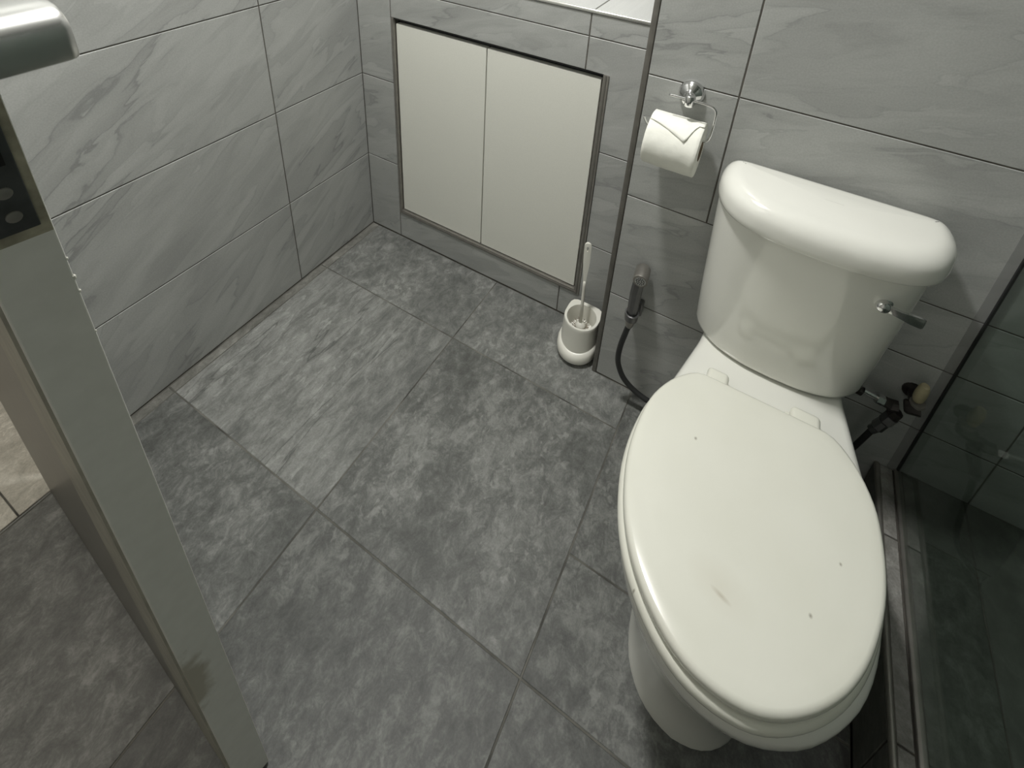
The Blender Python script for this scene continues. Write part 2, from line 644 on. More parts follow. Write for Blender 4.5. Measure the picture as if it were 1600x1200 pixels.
# ------------------------------------------------------------------ the room shell
ZC = 2.35       # ceiling height
YW = -0.126     # face of the projecting wall behind the toilet
XC = 0.907      # its left corner
G = 0.0013      # how far joints lie behind tile faces
XR = 2.30
YF = -1.95

# floor
fl = box('floor', (-0.9, -2.9, -0.12), (1.53, 0.0, -0.0008), M_grout_f)
tag(fl, 'grey stone-look tiled floor', 'floor', kind='structure')
g = 0.0016


def ftile(poly, mat=M_fl):
    return prism('floor_tile', poly, 'z', -0.008, 0.0, mat, fl, bevel=0.0008)


for y0, y1 in ((-0.241, -0.002), (-0.728, -0.244), (-0.985, -0.732)):
    ftile(rect(0.003, y0, 0.0265, y1), M_strip)
cols = [(0.029, 0.5235), (0.5265, 1.0195)]
rws = [(-0.7285, -0.2435), (-1.2155, -0.7315), (-1.93, -1.2185)]
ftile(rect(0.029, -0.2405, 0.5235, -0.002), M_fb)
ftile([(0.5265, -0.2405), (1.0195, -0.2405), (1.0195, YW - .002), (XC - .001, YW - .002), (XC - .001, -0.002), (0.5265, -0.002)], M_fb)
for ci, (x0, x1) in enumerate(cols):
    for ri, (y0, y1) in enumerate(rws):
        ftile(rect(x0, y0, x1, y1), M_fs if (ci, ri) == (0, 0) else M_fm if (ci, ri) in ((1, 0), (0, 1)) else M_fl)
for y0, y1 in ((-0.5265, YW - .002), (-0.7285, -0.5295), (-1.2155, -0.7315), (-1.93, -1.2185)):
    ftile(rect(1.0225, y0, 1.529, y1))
# floor beyond the doorway
for x0, x1 in ((-0.86, -0.376), (-0.372, 0.0195)):
    for y0, y1 in ((-1.525, -1.0425), (-2.02, -1.528), (-2.9, -2.023)):
        ftile(rect(x0, y0, x1, y1), M_fh)
for x0, x1 in ((-0.86, -0.376), (-0.372, -0.126)):
    ftile(rect(x0, -0.554, x1, -0.002), M_fh)
ftile(rect(-0.86, -1.0395, -0.376, -0.557), M_fh)
ftile([(-.372, -1.0395), (.0195, -1.0395), (.0195, -.9600), (-.126, -.9600), (-.126, -.557), (-.372, -.557)], M_fh)
for y0, y1 in ((-1.2155, -0.989), (-1.93, -1.2185)):
    ftile(rect(0.0225, y0, 0.0265, y1), M_fs)

# left wall, with the doorway beyond y = -0.99
wl = box('wall_left', (-0.12, -0.93, -0.02), (-G, 0.42, ZC), M_grout)
tag(wl, 'tiled wall of grey veined tiles beside the doorway', 'wall', kind='structure')
ys = [(-0.918, -0.3195), (-0.3165, -0.001)]
for k in range(8):
    z0, z1 = 0.3 * k + (0.0005 if k else 0.004), min(0.3 * k + 0.2975, ZC - 0.002)
    for y0, y1 in ys:
        prism('wall_tile', rect(y0, z0, y1, z1), 'x', -0.009, 0.0, M_wl, wl)
box('trim_1', (-0.125, -0.958, 0.0), (0.0005, -0.9305, 2.05), M_door)
tag(bpy.data.objects['trim_1'], 'painted door jamb', 'trim', kind='structure')
box('wall_left_lintel', (-0.12, -1.75, 2.05), (-0.0, -0.931, ZC), M_plaster)
tag(bpy.data.objects['wall_left_lintel'], 'plaster above the doorway', 'wall', kind='structure')
box('wall_left_end', (-0.12, YF, 0), (0.0, -1.751, ZC), M_plaster)
tag(bpy.data.objects['wall_left_end'], 'plaster wall past the doorway', 'wall', kind='structure')

# low back wall with the cupboard opening, and the ledge on top
OX0, OX1, OZ0, OZ1 = 0.132, 0.800, 0.108, 0.812
bm = bmesh.new()
bx(bm, (0.0, G, -0.02), (OX0, 0.40, 0.955))
bx(bm, (OX1, G, -0.02), (XC, 0.40, 0.955))
bx(bm, (OX0, G, -0.02), (OX1, 0.40, OZ0))
bx(bm, (OX0, G, OZ1), (OX1, 0.40, 0.955))
wb = obj('wall_back', bm, M_grout)
tag(wb, 'low tiled wall around the cupboard under a ledge', 'wall', kind='structure')


def btile(poly):
    return prism('wall_tile', poly, 'y', 0.009, 0.0, M_wb, wb)


for k in range(4):
    z0, z1 = 0.3 * k + (0.0005 if k else 0.004), min(0.3 * k + 0.2975, 0.954)
    btile(rect(0.001, z0, 0.1265, z1))
btile(rect(0.1295, 0.004, 0.7365, OZ0 - 0.001))
btile(rect(0.1295, OZ1 + 0.001, 0.7365, 0.8975))
btile(rect(0.1295, 0.9005, 0.7365, 0.954))
btile([(0.7395, 0.004), (XC - .002, 0.004), (XC - .002, 0.2975), (OX1 + .001, 0.2975), (OX1 + .001, OZ0 - .001), (0.7395, OZ0 - .001)])
btile(rect(OX1 + .001, 0.3005, XC - .002, 0.5975))
btile([(OX1 + .001, 0.6005), (XC - .002, 0.6005), (XC - .002, 0.8975), (0.7395, 0.8975), (0.7395, OZ1 + .001), (OX1 + .001, OZ1 + .001)])
btile(rect(0.7395, 0.9005, XC - .002, 0.954))

ld = box('ledge', (0.0, 0.004, 0.9555), (XC, 0.40, 0.963), M_grout)
tag(ld, 'pale tiled ledge above the cupboard', 'ledge', kind='structure')
for x0, x1 in ((0.002, 0.1305), (0.1335, 0.7415), (0.7445, XC - .002)):
    prism('ledge_tile', rect(x0, 0.006, x1, 0.395), 'z', 0.957, 0.9645, M_led, ld)
t = box('trim_2', (0.0, -0.003, 0.9555), (XC - .001, 0.0055, 0.9655), M_bright_alu, bevel=0.003, seg=3)
tag(t, 'bright metal edging along the ledge', 'trim', kind='structure')
t = box('wall_back_upper', (-0.12, 0.401, 0.9), (XC, 0.44, ZC), M_plaster)
tag(t, 'plaster wall behind the ledge', 'wall', kind='structure')

# projecting wall behind the toilet and the shower
wr = box('wall_back_right', (XC + 0.002, YW + G, -0.02), (XR, 0.44, ZC), M_grout)
tag(wr, 'projecting wall of grey veined tiles behind the toilet', 'wall', kind='structure')


def rtile(poly):
    return prism('wall_tile', poly, 'y', YW + 0.009, YW, M_wb, wr)


for k in range(8):
    z0, z1 = 0.3 * k + (0.0005 if k else 0.004), min(0.3 * k + 0.2975, ZC - 0.002)
    if k == 1:
        xs = [(0.9195, 1.2, z0, z1), (1.203, 1.6925, z0, 0.4635), (1.203, 1.6925, 0.4665, z1), (1.6955, 2.295, z0, 0.4635), (1.6955, 2.295, 0.4665, z1)]
    elif k == 0:
        xs = [(0.9195, 1.2, z0, z1), (1.203, 1.6925, z0, z1), (1.6955, 2.295, z0, z1)]
    else:
        xs = [(0.9195, 1.0925, z0, z1), (1.0955, 1.6925, z0, z1), (1.6955, 2.295, z0, z1)]
    for x0, x1, a, b_ in xs:
        rtile(rect(x0, a, x1, b_))
t = box('trim_3', (XC - 0.001, YW - 0.0015, 0.0), (0.9180, 0.39, ZC - .002), M_trim, bevel=0.002, seg=2)
tag(t, 'grey-brown edging on the corner of the projecting wall', 'trim', kind='structure')

for nm, lo, hi, lb in (('wall_right', (XR, YF, -0.1), (XR + .1, 0.44, ZC), 'tiled shower side wall'),
                       ('wall_front', (-0.12, YF - .1, -0.1), (XR + .1, YF, ZC), 'plaster wall')):
    t = box(nm, lo, hi, M_plaster if nm == 'wall_front' else M_wl)
    tag(t, lb, 'wall', kind='structure')
t = box('ceiling', (-0.12, YF - .1, ZC), (XR + .1, 0.44, ZC + .08), M_plaster)
tag(t, 'white ceiling', 'ceiling', kind='structure')
t = box('wall_hall', (-1.0, -2.9, -0.02), (-0.92, 0.0, ZC), M_plaster)
tag(t, 'hall wall beyond the doorway', 'wall', kind='structure')

# ------------------------------------------------------------------ shower platform, curb, glass
ZP = 0.172
sf = box('floor_shower', (1.579, YF + .001, -0.05), (XR - .001, YW - .0005, ZP - G), M_grout)
tag(sf, 'raised dark tiled shower floor', 'floor', kind='structure')
for x0, x1 in ((1.580, 1.6835), (1.6865, 2.18), (2.183, 2.295)):
    for y0, y1 in ((-0.60, YW - .003), (-1.2, -0.603), (-1.9, -1.203)):
        prism('floor_tile', rect(x0, y0, x1, y1), 'z', ZP - .008, ZP, M_fsh, sf)
cb_ = box('shower_curb', (1.536, YF + .001, -0.05), (1.5785, YW - .0005, 0.1625), M_grout)
tag(cb_, 'tiled curb, side coloured dark as shadow, beside the toilet carrying the glass', 'curb', kind='structure')
for y0, y1 in ((-0.268, YW - .002), (-0.56, -0.271), (-1.05, -0.563), (-1.9, -1.053)):
    prism('curb_tile', rect(1.5425, y0, 1.5645, y1), 'z', 0.158, 0.1655, M_curb, cb_)
    prism('curb_tile', rect(y0, 0.003, y1, 0.157), 'x', 1.540, 1.532, M_fsh, cb_)  # side tiles coloured dark to stand in for the toilet's shadow
bm = bmesh.new()
tube(bm, [(1.5375, YW - .001, 0.1615), (1.5375, YF + .01, 0.1615)], 0.0058, 12)
obj('edge_trim', bm, M_alu, cb_, smooth=True, sharp=40)

gp = empty('shower_screen', (1.571, -0.8, 0.166))
tag(gp, 'smoky shower glass panel standing on the curb beside the toilet', 'shower screen')


def child_box(name, lo, hi, mat, parent, bevel=0.0, seg=1):
    o = box(name, lo, hi, mat, None, bevel, seg)
    o.parent = parent
    o.matrix_parent_inverse = parent_inv(parent)
    return o


def parent_inv(p):
    loc = Matrix.Translation(p.location)
    return loc.inverted()


def adopt(o, p):
    o.parent = p
    o.matrix_parent_inverse = parent_inv(p)
    return o


bm = bmesh.new()
v = [bm.verts.new(c) for c in ((1.572, -1.85, 0.170), (1.572, YW - .0055, 0.170), (1.572, YW - .0055, 2.05), (1.572, -1.85, 2.05))]
bm.faces.new(v)
gl = adopt(obj('glass_pane', bm, M_glass), gp)
sol = gl.modifiers.new('thickness', 'SOLIDIFY')
sol.thickness = 0.001
sol.offset = 0
child_box('bottom_channel', (1.5665, -1.85, 0.1655), (1.5785, YW - .003, 0.1735), M_alu, gp, 0.001)
child_box('gasket', (1.5700, YW - .0055, 0.168), (1.5740, YW - .0005, 2.05), M_rubber, gp)
child_box('clear_seal', (1.5545, YW - .0025, 0.168), (1.5692, YW - .0003, 2.05), M_seal, gp)
child_box('far_post', (1.564, -1.862, 0.166), (1.580, -1.8505, 2.05), M_alu, gp)

# ------------------------------------------------------------------ cupboard with two flush doors
cu = empty('wall_cupboard', (0.466, 0.0, 0.108))
tag(cu, 'flush cupboard with two cream doors set in the low tiled wall', 'cupboard')
bm = bmesh.new()
fy0, fy1 = -0.003, 0.02
bx(bm, (0.1305, fy0, 0.1065), (0.1395, fy1, 0.812))
bx(bm, (0.786, fy0, 0.1065), (0.8005, fy1, 0.812))
bx(bm, (0.1395, fy0, 0.1065), (0.786, fy1, 0.1185))
adopt(obj('frame', bm, M_alu), cu)
bm = bmesh.new()
bx(bm, (0.7915, -0.0045, 0.1065), (0.7945, -0.003, 0.812))
bx(bm, (0.1395, -0.0045, 0.1115), (0.79, -0.003, 0.1135))
adopt(obj('frame_groove', bm, M_trim), cu)
bm = bmesh.new()
bx(bm, (0.1395, 0.0246, 0.1185), (0.786, 0.038, 0.8118))  # black backing close behind the doors, stands in for shade in the gaps
bx(bm, (0.1395, 0.001, 0.8085), (0.786, 0.0246, 0.8118))
bx(bm, (0.1395, 0.02, 0.1), (0.142, 0.34, 0.81))
bx(bm, (0.797, 0.022, 0.11), (0.7995, 0.34, 0.81))
bx(bm, (0.1395, 0.34, 0.1), (0.8, 0.345, 0.81))
adopt(obj('carcass_gap_shade', bm, M_black), cu)
child_box('cupboard_door', (0.1425, 0.006, 0.1215), (0.4525, 0.024, 0.7945), M_panel, cu, 0.0008)
child_box('cupboard_door', (0.4560, 0.006, 0.1215), (0.7795, 0.024, 0.7945), M_panel, cu, 0.0008)

# ------------------------------------------------------------------ the toilet
TX = 1.268
toi = empty('toilet', (TX, -0.4, 0.0))
tag(toi, 'white two-piece toilet with its lid closed beside the shower glass', 'toilet')

rim = half_outline([(0, -.750), (.026, -.748), (.050, -.742), (.075, -.731), (.102, -.714), (.132, -.684), (.158, -.645), (.175, -.595), (.1835, -.53), (.182, -.46), (.174, -.40),
                    (.161, -.345), (.146, -.28), (.134, -.225), (.127, -.17), (.112, -.140), (.08, -.135), (0, -.135)], 44)
base = half_outline([(0, -.662), (.03, -.657), (.06, -.642), (.086, -.612), (.100, -.57), (.106, -.51), (.107, -.44), (.106, -.35), (.106, -.28), (.108, -.20),
                     (.104, -.150), (.08, -.140), (0, -.140)], 44)
rings = []
for z, tt, ins in ((0.0, 1.0, -0.004), (0.012, 1.0, -0.003), (0.03, 1.0, 0.0), (0.08, 0.98, 0), (0.13, 0.92, 0), (0.18, 0.80, 0), (0.22, 0.64, 0), (0.255, 0.46, 0),
                   (0.285, 0.32, 0), (0.31, 0.20, 0), (0.33, 0.115, 0), (0.345, 0.06, 0), (0.357, 0.02, 0), (0.368, 0.0, 0), (0.378, 0.0, 0), (0.384, 0, 0.001), (0.391, 0, 0.0045), (0.3955, 0, 0.011), (0.397, 0, 0.018)):
    lp = mix_loop(rim, base, tt)
    if ins:
        lp = inset_loop(lp, ins)
    rings.append(at_z(lp, TX + .010 * (1 - tt) , z))
bm = loft(bmesh.new(), rings)
adopt(obj('bowl', bm, M_ceramic, smooth=True, sharp=60), toi)

lidc = [(0, -.752), (.026, -.750), (.052, -.7425), (.080, -.727), (.110, -.702), (.138, -.668), (.160, -.625), (.176, -.57), (.181, -.52), (.178, -.468), (.170, -.43),
        (.152, -.392), (.130, -.365), (.113, -.352), (.098, -.3485), (.06, -.348), (0, -.348)]
lid = half_outline(lidc, 44)
cen = (0, -.53)
seat_o = inset_loop(lid, -0.0055)
inner = scale_loop(lid, 0.60, (0, -.55))
rings = [at_z(inset_loop(seat_o, .005), TX, .402), at_z(inset_loop(seat_o, .001), TX, .4045), at_z(seat_o, TX, .409), at_z(seat_o, TX, .414), at_z(inset_loop(seat_o, .0015), TX, .4185), at_z(inset_loop(seat_o, .005), TX, .4222), at_z(inset_loop(seat_o, .010), TX, .424),
         at_z(inner, TX, .424), at_z(inner, TX, .403)]
bm = bmesh.new()
loft(bm, rings + [rings[0]], False, False)
bmesh.ops.remove_doubles(bm, verts=bm.verts, dist=1e-6)
adopt(obj('seat', bm, M_lid, smooth=True, sharp=50), toi)
rings = [at_z(inset_loop(lid, .008), TX, .4262), at_z(inset_loop(lid, .0025), TX, .4272), at_z(lid, TX, .430), at_z(lid, TX, .437)]
for a in (20, 40, 60, 80):
    r = .0095
    rings.append(at_z(inset_loop(lid, r * (1 - math.cos(math.radians(a)))), TX, .437 + r * math.sin(math.radians(a))))
for s, z in ((.92, .4472), (.86, .4482), (.78, .4494), (.66, .4506), (.5, .4516), (.3, .4522), (.12, .4525)):
    rings.append(at_z(scale_loop(inset_loop(lid, .008), s, cen), TX, z))
bm = loft(bmesh.new(), rings)
adopt(obj('seat_lid', bm, M_lid, smooth=True, sharp=50), toi)
for x0, x1 in ((1.172, 1.2115), (1.318, 1.3665)):
    child_box('hinge', (x0, -.3440, .3968), (x1, -.3110, .4270), M_lid, toi, 0.008, 4)
child_box('hinge_pin', (1.3090, -.3445, .3968), (1.3172, -.3260, .420), M_lid, toi, 0.002, 2)

# tank
KX = 1.280
tb = half_outline([(0, -.2605), (.055, -.257), (.105, -.243), (.138, -.218), (.154, -.192), (.157, -.165), (.149, -.145), (.125, -.1375), (.08, -.137), (0, -.137)], 40)
tt_ = half_outline([(0, -.293), (.06, -.289), (.118, -.272), (.152, -.247), (.170, -.212), (.174, -.18), (.168, -.152), (.145, -.138), (.09, -.137), (0, -.137)], 40)
rings = []
for z, ins in ((.3985, .022), (.399, .010), (.402, .004), (.408, .001), (.416, 0), (.50, 0), (.60, 0), (.70, 0), (.731, 0), (.7325, .004), (.742, .004)):
    t_ = max(0, min(1, (z - .40) / .33)) ** 0.85
    lp = mix_loop(tb, tt_, t_)
    rings.append(at_z(inset_loop(lp, ins) if ins else lp, KX, z))
bm = loft(bmesh.new(), rings)
adopt(obj('tank', bm, M_ceramic, smooth=True, sharp=60), toi)
KL = 1.284
tl = half_outline([(0, -.306), (.06, -.303), (.118, -.289), (.156, -.262), (.177, -.222), (.182, -.186), (.176, -.154), (.155, -.140), (.10, -.138), (0, -.138)], 40)
rings = [at_z(inset_loop(tl, .016), KL, .7370), at_z(inset_loop(tl, .006), KL, .7365), at_z(inset_loop(tl, .0015), KL, .739), at_z(tl, KL, .743), at_z(inset_loop(tl, -.001), KL, .752), at_z(tl, KL, .762)]
for a in range(12, 91, 13):
    r = .034
    rings.append(at_z(inset_loop(tl, r * (1 - math.cos(math.radians(a)))), KL, .762 + .031 * math.sin(math.radians(a))))
in34 = inset_loop(tl, .034)
for s, z in ((.8, .7945), (.55, .7960), (.3, .7967), (.1, .797)):
    rings.append(at_z(scale_loop(in34, s, (0, -.22)), KL, z))
bm = loft(bmesh.new(), rings)
adopt(obj('tank_lid', bm, M_ceramic, smooth=True, sharp=60), toi)

# flush lever
fy = -0.262
fl_ = empty('flush_lever', (1.385, fy, .677))
fl_.parent = toi
fl_.matrix_parent_inverse = parent_inv(toi)
bm = lathe(bmesh.new(), [(0, .0), (0, .0155), (.004, .016), (.007, .0135), (.010, .0105), (.016, .0105), (.020, .009), (.0225, .005), (.0228, 0)], (1.385, -.263, .677), (0.10, -1, 0.05), 24)
r_ = obj('rosette', bm, M_chrome, smooth=True, sharp=40)
r_.parent = fl_
r_.matrix_parent_inverse = (Matrix.Translation((1.385, fy, .677))).inverted()
bm = bmesh.new()
blade = []
for (x, y, z, hw, ht) in ((1.386, -.276, .677, .0065, .0035), (1.398, -.278, .6765, .0055, .003), (1.412, -.279, .675, .0065, .0025), (1.428, -.277, .672, .009, .002), (1.443, -.272, .668, .010, .0016), (1.4465, -.2705, .667, .008, .001)):
    blade.append([(x + .0, y - ht, z - hw), (x, y - ht * 1.2, z), (x, y - ht, z + hw), (x, y + ht, z + hw), (x, y + ht * 1.2, z), (x, y + ht, z - hw)])
loft(bm, blade)
r_ = obj('lever_arm', bm, M_chrome, smooth=True, sharp=35)
r_.parent = fl_
r_.matrix_parent_inverse = (Matrix.Translation((1.385, fy, .677))).inverted()

# ------------------------------------------------------------------ water valve behind the toilet
va = empty('water_valve', (1.535, YW, .40))
tag(va, 'tarnished water valve with a beige cap at the wall behind the toilet', 'valve')
bm = bmesh.new()
lathe(bm, [(0, .018), (.003, .018), (.006, .010), (.03, .010), (.03, 0)], (1.530, YW, .392), (0, -1, 0), 16)
lathe(bm, [(0, 0), (0, .013), (.022, .013), (.026, .010), (.026, 0)], (1.541, -.160, .386), (-1, 0, -.28), 8)
lathe(bm, [(0, 0), (0, .011), (.016, .0115), (.016, 0)], (1.510, -.162, .372), (-1, 0, -.25), 6)
lathe(bm, [(0, 0), (0, .011), (.018, .012), (.022, .008), (.022, 0)], (1.512, -.163, .360), (-.35, 0, -1), 8)
adopt(obj('valve_body', bm, M_blackmetal, smooth=True, sharp=35), va)
bm = bmesh.new()
lathe(bm, [(0, 0), (0, .0080), (.006, .0098), (.020, .0105), (.036, .0095), (.044, .007), (.046, 0)], (1.5305, -.158, .404), (-.02, -.10, 1), 12)
adopt(obj('cap', bm, M_beige, smooth=True, sharp=40), va)
bm = lathe(bmesh.new(), [(0, 0), (0, .013), (.005, .0135), (.008, .012), (.008, 0)], (1.534, -.157, .392), (-.05, -.12, 1), 16)
adopt(obj('collar', bm, M_trim, smooth=True, sharp=40), va)
bm = bmesh.new()
tube(bm, [(1.446, -.172, .386), (1.470, -.168, .379)], .0062, 12)
lathe(bm, [(0, 0), (0, .011), (.013, .011), (.013, 0)], (1.470, -.168, .379), (1, 0.15, -.28), 6)
adopt(obj('union_nut', bm, M_chrome, smooth=True, sharp=30), va)
bm = bmesh.new()
lathe(bm, [(0, 0), (0, .0098), (.012, .0105), (.012, 0)], (1.484, -.166, .375), (1, 0.1, -.28), 6)
adopt(obj('lock_nut', bm, M_blackmetal, smooth=True, sharp=30), va)
bm = bmesh.new()
lathe(bm, [(0, 0), (0, .009), (.007, .009), (.007, 0)], (1.437, -.174, .384), (1, 0.1, -.3), 12)
adopt(obj('coupling', bm, M_blackmetal, smooth=True, sharp=30), va)
bm = bmesh.new()
tube(bm, [(1.507, -.165, .345), (1.501, -.167, .328)], [.013, .0125], 6)
tube(bm, [(1.500, -.167, .326), (1.493, -.168, .306)], [.0105, .0115], 8)
tube(bm, [(1.492, -.168, .303), (1.487, -.168, .292)], [.009, .0085], 8)
adopt(obj('lower_nut', bm, M_dchrome, smooth=True, sharp=30), va)
bm = tube(bmesh.new(), curve_pts([(1.490, -.168, .30), (1.480, -.166, .24), (1.468, -.162, .17), (1.450, -.158, .10), (1.42, -.155, .05), (1.385, -.155, .02)], 6), .0055, 10)
adopt(obj('supply_hose', bm, M_rubber, smooth=True), va)

# ------------------------------------------------------------------ bidet sprayer
sp_ = empty('bidet_sprayer', (.988, YW, .29))
tag(sp_, 'grey hand sprayer in its wall bracket with a dark hose', 'bidet sprayer')
hd = Vector((0.12, -0.98, -0.04)).normalized()
bm = lathe(bmesh.new(), [(0, 0), (0, .0145), (.004, .0172), (.040, .0172), (.043, .0166), (.0435, .0142), (.0425, .014), (.0425, 0)], (.9885, -.136, .4245), hd, 24)
adopt(obj('spray_head', bm, M_alu, smooth=True, sharp=40), sp_)
fc = Vector((.9885, -.136, .4245)) + hd * .0430
bm = bmesh.new()
a_ = hd.cross(Vector((0, 0, 1))).normalized()
b_ = hd.cross(a_)
lathe(bm, [(0, 0), (0, .0128), (.0008, .0128), (.0008, 0)], fc - hd * .0005, hd, 20)
fp = adopt(obj('spray_plate', bm, M_bright_alu), sp_)
bm = bmesh.new()
for ring_r, cnt in ((.004, 6), (.0085, 12)):
    for k in range(cnt):
        an = 2 * math.pi * k / cnt
        c = fc + hd * .0006 + (a_ * math.cos(an) + b_ * math.sin(an)) * ring_r
        lathe(bm, [(0, 0), (0, .0011), (.0006, .0011), (.0006, 0)], c, hd, 6)
nz_ = adopt(obj('nozzle_holes', bm, M_black), sp_)
bm = bmesh.new()
tube(bm, [(.989, -.156, .424), (.988, -.158, .40), (.987, -.163, .37), (.9885, -.170, .33), (.989, -.174, .302)], [.0130, .0135, .0135, .0128, .0115], 8)
adopt(obj('spray_handle', bm, M_dchrome, smooth=True, sharp=30), sp_)
bm = bmesh.new()
bx(bm, (.976, -.148, .285), (1.006, YW - .0005, .325), .003)
lathe(bm, [(0, .0165), (0, .0125), (.020, .012), (.020, .0155), (0, .0165)], (.989, -.174, .318), (0, .05, -1), 20)
bx(bm, (.981, -.162, .298), (.999, -.146, .317), .001)
adopt(obj('wall_bracket', bm, M_dchrome, smooth=True, sharp=30), sp_)
bm = lathe(bmesh.new(), [(0, 0), (0, .0095), (.004, .0105), (.018, .0095), (.024, .008), (.024, 0)], (.989, -.174, .296), (-.05, 0, -1), 12)
adopt(obj('hose_nut', bm, M_alu, smooth=True, sharp=35), sp_)
bm = tube(bmesh.new(), curve_pts([(.9885, -.174, .282), (.984, -.178, .25), (.979, -.181, .205), (.979, -.181, .16), (.987, -.178, .125), (1.003, -.174, .092), (1.030, -.171, .068), (1.066, -.168, .052), (1.11, -.162, .042), (1.14, -.155, .036)], 8), .0068, 12)
adopt(obj('hose', bm, M_rubber, smooth=True), sp_)

# ------------------------------------------------------------------ toilet paper holder and roll
th = empty('paper_holder', (1.009, YW, .885))
tag(th, 'chrome wire paper holder with round wall rosette above the sprayer', 'paper holder')
bm = lathe(bmesh.new(), [(0, 0), (0, .0245), (.003, .0255), (.008, .0245), (.014, .020), (.019, .013), (.023, .0095), (.030, .0085), (.045, .0085), (.048, 0)], (1.009, YW - .0002, .885), (0, -1, 0), 32)
adopt(obj('rosette', bm, M_chrome, smooth=True, sharp=50), th)
bm = lathe(bmesh.new(), [(0, 0), (0, .0075), (.001, .0085), (.021, .0085), (.022, .0075), (.022, 0)], (1.0165, -.188, .906), (0, 0, -1), 20)
adopt(obj('stem', bm, M_chrome, smooth=True, sharp=50), th)
bm = tube(bmesh.new(), curve_pts([(.9785, -.190, .898), (1.00, -.190, .898), (1.03, -.190, .898), (1.052, -.190, .897), (1.0625, -.190, .893), (1.067, -.190, .884), (1.0675, -.190, .865), (1.0665, -.190, .84),
                                  (1.063, -.190, .826), (1.055, -.190, .8225), (1.03, -.190, .822), (1.0, -.190, .822), (.965, -.190, .822), (.950, -.190, .824), (.943, -.190, .831), (.9395, -.190, .838)], 5), .0022, 8)
adopt(obj('wire', bm, M_chrome, smooth=True), th)

RC = Vector((0, -.190, .8005))
rl = empty('toilet_roll', (1.005, RC.y, RC.z))
tag(rl, 'white toilet roll with crumpled loose sheet on the chrome holder', 'toilet roll')
bm = bmesh.new()
nA, R0 = 64, .0525
random.seed(3)
ringsx = []
xs_ = [.9560, .9575, .963, .970, .978, .987, .996, 1.005, 1.014, 1.023, 1.032, 1.040, 1.047, 1.0535, 1.0550]
for i, x in enumerate(xs_):
    r0 = R0 - (.0015 if i in (0, len(xs_) - 1) else 0)
    ring = []
    for k in range(nA):
        an = 2 * math.pi * k / nA
        c, s = math.cos(an), math.sin(an)   # c: towards the room, s: up
        d_ = .0011 * noise.noise(Vector((x * 40, c * 2.2, s * 2.2))) + .0007 * noise.noise(Vector((x * 110, c * 6, s * 6)))
        ring.append((x, RC.y - c * (r0 + d_), RC.z + s * (r0 + d_)))
    ringsx.append(ring)
core_r = .0205
end1 = [(xs_[-1], RC.y - math.cos(2 * math.pi * k / nA) * core_r, RC.z + math.sin(2 * math.pi * k / nA) * core_r) for k in range(nA)]
end0 = [(xs_[0], p[1], p[2]) for p in end1]
loft(bm, [end0] + ringsx + [end1, end0], False, False)
bmesh.ops.remove_doubles(bm, verts=bm.verts, dist=1e-6)
adopt(obj('paper', bm, M_paper, smooth=True, sharp=60), rl)
# loose outer sheet: wraps the upper front, folded to a point at its end
bm = bmesh.new()
nu, nv = 22, 16
grid = []
for i in range(nu + 1):
    u = i / nu
    x = .9568 + u * .0972
    row = []
    # the torn end runs to a point a bit towards the right
    end = math.radians(66 - 30 * (u / .74) ** 1.3 if u < .74 else 36 + 46 * min(1, (u - .74) / .16))
    for j in range(nv + 1):
        v_ = j / nv
        an = math.radians(158) * (1 - v_) + end * v_
        lift = .0008 + .0008 * noise.noise(Vector((u * 6, v_ * 5, 1.3))) + (.0007 * max(0, v_ - .75) * 4)
        rr = R0 + .0008 + lift * (0.4 + v_)
        row.append(bm.verts.new((x, RC.y - math.cos(an) * rr, RC.z + math.sin(an) * rr)))
    grid.append(row)
for i in range(nu):
    for j in range(nv):
        bm.faces.new((grid[i][j], grid[i + 1][j], grid[i + 1][j + 1], grid[i][j + 1]))
so_ = adopt(obj('loose_sheet', bm, M_paper, smooth=True), rl)
sm = so_.modifiers.new('thickness', 'SOLIDIFY')
sm.thickness = .0006
bm = bmesh.new()
loft(bm, [[(x, RC.y - math.cos(2 * math.pi * k / 32) * r, RC.z + math.sin(2 * math.pi * k / 32) * r) for k in range(32)]
          for x, r in ((.9555, .0203), (1.0558, .0203), (1.0558, .0190), (.9555, .0190), (.9555, .0203))], False, False)
adopt(obj('core', bm, M_card, smooth=True, sharp=50), rl)

# ------------------------------------------------------------------ toilet brush and its pot
BX, BY = .846, -.088
ho = empty('brush_pot', (BX, BY, 0))
tag(ho, 'white brush pot on the floor against the corner edging', 'brush pot')


def pot_loop(r, k, flare=0.0, n=40):
    """Round towards the room, widening to a straight back with two corners near the wall; k: 0 round, 1 squared back."""
    out = []
    for i in range(n):
        an = 2 * math.pi * i / n
        x, y = r * math.cos(an), r * math.sin(an)
        if y > 0:
            p = 5.0
            sq = r / ((abs(math.cos(an)) ** p + abs(math.sin(an)) ** p) ** (1 / p))
            rr = r * (1 - k) + sq * k
            x, y = rr * math.cos(an), rr * math.sin(an)
        out.append((x, y))
    return out


